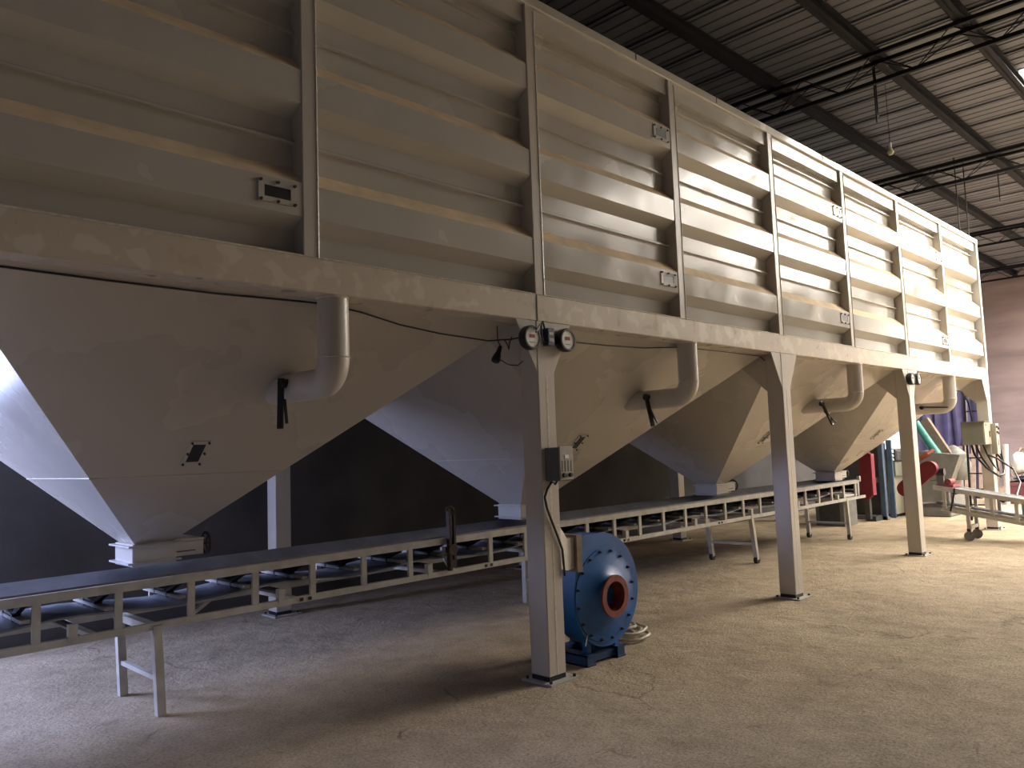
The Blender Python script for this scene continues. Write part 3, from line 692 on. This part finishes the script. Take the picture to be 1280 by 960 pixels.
# cream cabinet machine behind the third column
cm = thing('cleaning_machine', (13.5, 2.7, 0), 'low cream cleaning machine with dark top between packing machine and blue frame', 'machine')
MB().box((13.1, 2.25, .06), (13.9, 2.85, .85)).build('cabinet', 'box', cm, bevel=.01)
MB().box((13.1, 2.3, 0), (13.9, 2.8, .07)).build('plinth', 'darkmachine', cm)
MB().box((13.05, 2.2, .85), (13.95, 2.9, 1.15)).build('screen_box', 'boxside', cm)
MB().box((13.05, 2.15, 1.15), (14.0, 2.95, 1.40)).build('top_hood', 'darkmachine', cm, bevel=.03)
for z in (1.2, 1.28, 1.36): MB().tube([(13.04, 2.22, z), (13.10, 2.32, z-.04)], .03, 8).build('spout', 'steel', cm, smooth=True)
MB().lathe((13.1, 2.42, .66), (-1, 0, 0), [(0, .035), (.02, .03), (.02, 0)], 12).build('knob', 'black', cm)
# blue steel frame with the upright red guard, its lit face coloured pink
bf = thing('bucket_elevator', (12.6, 2.7, 0), 'blue framed elevator with upright red belt guard beside the conveyor end', 'machine')
MB().box((12.45, 2.22, 0), (12.55, 2.32, 1.75)).build('frame_post', 'steelblue', bf, bevel=.006)
MB().box((12.45, 3.25, 0), (12.55, 3.35, 1.75)).build('frame_post', 'steelblue', bf, bevel=.006)
MB().box((12.94, 2.22, 0), (12.99, 2.32, 1.6)).build('frame_post', 'steelblue', bf)
MB().box((12.45, 2.2, .0), (12.55, 3.4, .07)).build('frame_foot', 'machine', bf)
MB().box((12.47, 2.32, 1.60), (12.53, 3.25, 1.70)).build('frame_beam', 'steelblue', bf)
MB().box((12.58, 2.34, .08), (12.98, 3.3, 1.55)).build('body', 'darkmachine', bf, bevel=.02)
MB().prism([(11.95, 2.27, 1.33), (11.95, 2.42, 1.43), (11.95, 2.50, 1.33), (11.95, 2.50, .55), (11.95, 2.40, .42), (11.95, 2.27, .55)], (.16, 0, 0)).build('belt_guard', ['guard'], bf)
MB().box((11.94, 2.255, .53), (12.10, 2.275, 1.34)).build('guard_lit_face', 'pinkguard', bf)
MB().box((12.08, 2.35, .75), (12.6, 2.45, .85)).build('guard_arm', 'darkmachine', bf)
MB().box((12.1, 2.3, .0), (12.5, 2.5, .10)).build('guard_foot', 'darkmachine', bf)
MB().box((11.98, 2.36, .05), (12.08, 2.46, .45)).build('guard_stand', 'darkmachine', bf)
# upright cream case under the conveyor head
jb = thing('feed_case', (11.4, 2.6, 0), 'low grey feed case standing under the conveyor head end', 'case')
MB().box((10.9, 2.42, 0), (11.5, 2.98, .62)).build('case', 'machine', jb, bevel=.01)
MB().box((10.88, 2.40, .56), (11.52, 3.0, .64)).build('case_lid', 'frame', jb)
MB().box((10.89, 2.50, .08), (10.9, 2.9, .5)).build('case_panel', 'darkmachine', jb)

# ladder leaning by the end column
ld = thing('ladder', (13.0, .8, 0), 'black steel ladder leaning up behind the control box', 'ladder')
for y in (.50, .84): MB().bar((13.0, y, 0), (13.0, y-.06, 2.9), .04, .04).build('rail', 'black', ld)
for k in range(9): MB().bar((13.0, .48-.006*k, .3+.3*k), (13.0, .84-.006*k, .3+.3*k), .025, .025).build('rung', 'black', ld)

# violet tarpaulin hung across the far aisle
tp = thing('tarpaulin', (19.4, 2.8, 0), 'violet tarpaulin hanging in folds on a pole beyond the packing machine', 'tarpaulin')
b = MB(); n = 44; ya, yb = 2.08, 3.75
for k in range(n+1):
    y = ya+(yb-ya)*k/n
    for z in (.05, 1.0, 2.0, 3.35):
        amp = .10*(1-.5*z/3.35)
        b.v.append(Vector((19.4+amp*math.sin(k*.95)+.04*math.sin(k*.37+z), y+.05*math.sin(k*.6+z), z)))
for k in range(n):
    for j in range(3): b.f.append((k*4+j, k*4+j+1, (k+1)*4+j+1, (k+1)*4+j)); b.m.append(0)
b.build('cloth', 'tarp', tp, smooth=True, recalc=False)
MB().tube([(19.4, 2.0, 3.37), (19.4, 4.66, 3.37)], .03, 8).build('pole', 'iron', tp)
MB().tube([(19.4, 2.04, 0), (19.4, 2.04, 3.4)], .035, 8).build('pole', 'iron', tp)
# boards leaning on it
for k, (y0, y1, h, w) in enumerate([(1.98, 2.06, 2.35, .09), (2.17, 2.20, 1.9, .08), (2.33, 2.38, 1.55, .10), (2.48, 2.53, 1.7, .08), (2.66, 2.70, 1.35, .10), (2.82, 2.86, 1.25, .08), (1.78, 1.84, 1.30, .10)]):
    lb = ['tallest pale board leaning on the violet tarpaulin', 'narrow pale board standing nearly upright by the violet tarpaulin', 'broad pale board leaning on the tarpaulin beside the narrow upright one', 'narrow pale board between two broad ones at the tarpaulin', 'short broad pale board in the middle of the leaning boards', 'shortest narrow pale board leaning on the tarpaulin', 'stubby pale board at the open end of the tarpaulin'][k]
    tag(MB().bar((18.75-.04*k, y0, .0), (19.24, y1, h), w, .03, (1, 0, 0)).build('board', 'pipe'), lb, 'board', 'boards leaning on the tarpaulin')

# pile against the end: crate, sacks, scrap
ct = tag(MB().box((17.3, .25, 0), (18.5, 1.25, .50)).box((17.28, .23, .42), (18.52, 1.27, .50)).build('crate', 'maroon', bevel=.01), 'dark maroon crate under the white sacks', 'crate')
def blob(name, c, r, m, label, cat, seed, group=None):
    rnd = random.Random(seed); bm = bmesh.new(); bmesh.ops.create_icosphere(bm, subdivisions=3, radius=1)
    ph = [rnd.uniform(0, 6) for _ in range(6)]
    for v in bm.verts:
        p = v.co.copy(); k = 1+.10*math.sin(p.x*4+ph[0])+.10*math.sin(p.y*5+ph[1])+.08*math.sin(p.z*6+ph[2])+.05*math.sin(p.x*9+p.z*7+ph[3])
        v.co = Vector((p.x*r[0]*k, p.y*r[1]*k, max(-.75, p.z)*r[2]*k))
    me = bpy.data.meshes.new(name); bm.to_mesh(me); bm.free(); me.materials.append(M[m])
    me.polygons.foreach_set('use_smooth', [True]*len(me.polygons))
    o = bpy.data.objects.new(name, me); COL.objects.link(o); o.location = c
    return tag(o, label, cat, group)
blob('sack', (17.8, .96, .90), (.40, .25, .29), 'sack', 'plump white sack on the maroon crate, next to the end column', 'sack', 1)
blob('sack', (17.8, .45, .82), (.36, .19, .19), 'sack', 'flatter white sack at the open end of the maroon crate', 'sack', 2)
blob('sack', (17.85, .72, .568), (.40, .40, .07), 'sackblue', 'flat navy sack between the maroon crate and the white sacks', 'sack', 3)
sp = MB(); rnd = random.Random(5)
for k in range(260):
    c = Vector((18.95+max(-.25, min(.35, rnd.gauss(0, .18))), .72+max(-.8, min(.75, rnd.gauss(0, .40))), 0)); hmax = 1.75*math.exp(-((c.y-.75)/.75)**2)
    c.z = .1+rnd.random()*hmax
    d = Vector((rnd.uniform(-1, 1), rnd.uniform(-1, 1), rnd.uniform(-1, 1))).normalized()
    sp.bar(c-d*.1, c+d*.1, rnd.uniform(.06, .16), rnd.uniform(.02, .06), (rnd.random(), rnd.random(), 1), rnd.choice([0, 0, 1, 2, 3]))
sp.box((18.72, .1, 0), (19.2, 1.45, .8))
tag(sp.build('scrap_heap', ['scrap', 'sack', 'pipe', 'maroon']), 'heap of jumbled scrap and packaging behind the white sacks', 'scrap', kind='stuff')
tag(MB().tube([(17.0, 1.18, 0), (17.0, 1.12, 1.4)], .06, 12).build('white_tube', 'sack', smooth=True), 'short upright white tube beside the end column and the sacks', 'tube')

# ================================================================== HANGING FROM THE ROOF
pb = thing('pendant_bulb', (7.4, -.07, 5.6), 'small yellowish bulb hanging on a wire from the roof', 'lamp')
P = px(1113, 188, 0, 7.55); B0 = Vector((7.55, P.y, P.z))
MB().tube([B0+Vector((0, 0, .07)), (B0.x, B0.y, ZR)], .004, 5).build('wire', 'iron', pb)
MB().lathe(B0, (0, 0, 1), [(-.07, .0), (-.065, .03), (-.03, .048), (.0, .04), (.03, .022), (.045, .02)], 16).build('bulb', 'bulb', pb, smooth=True)
MB().lathe(B0, (0, 0, 1), [(.04, 0), (.04, .022), (.11, .022), (.12, .008), (.12, 0)], 12).build('socket', 'dial', pb, smooth=True)
for (u, v0, v1, x, lab) in [(1091, 85, 155, 6.6, 'pair of thin steel hanger rods near the pendant bulb'), (1247, 215, 252, 13.0, 'short thin hanger rod hanging beyond the end of the bin'), (1196, 245, 300, 11.6, 'thin hanger rod standing over the bin top rail'), (1209, 270, 302, 12.0, 'hanger rod over the control box end of the bin top')]:
    A_ = px(u, v0, 0, x); B_ = px(u, v1, 0, x)
    t = MB().tube([(x, A_.y, ZR-.01), (x, A_.y, B_.z)], .010, 6)
    if u == 1091: t.tube([(x+.06, A_.y, ZR-.01), (x+.06, A_.y, B_.z+.1)], .010, 6).tube([(x, A_.y, B_.z+.1), (x+.06, A_.y, B_.z+.1)], .01, 6)
    tag(t.build('hanger_rod', 'iron'), lab, 'hanger rod')
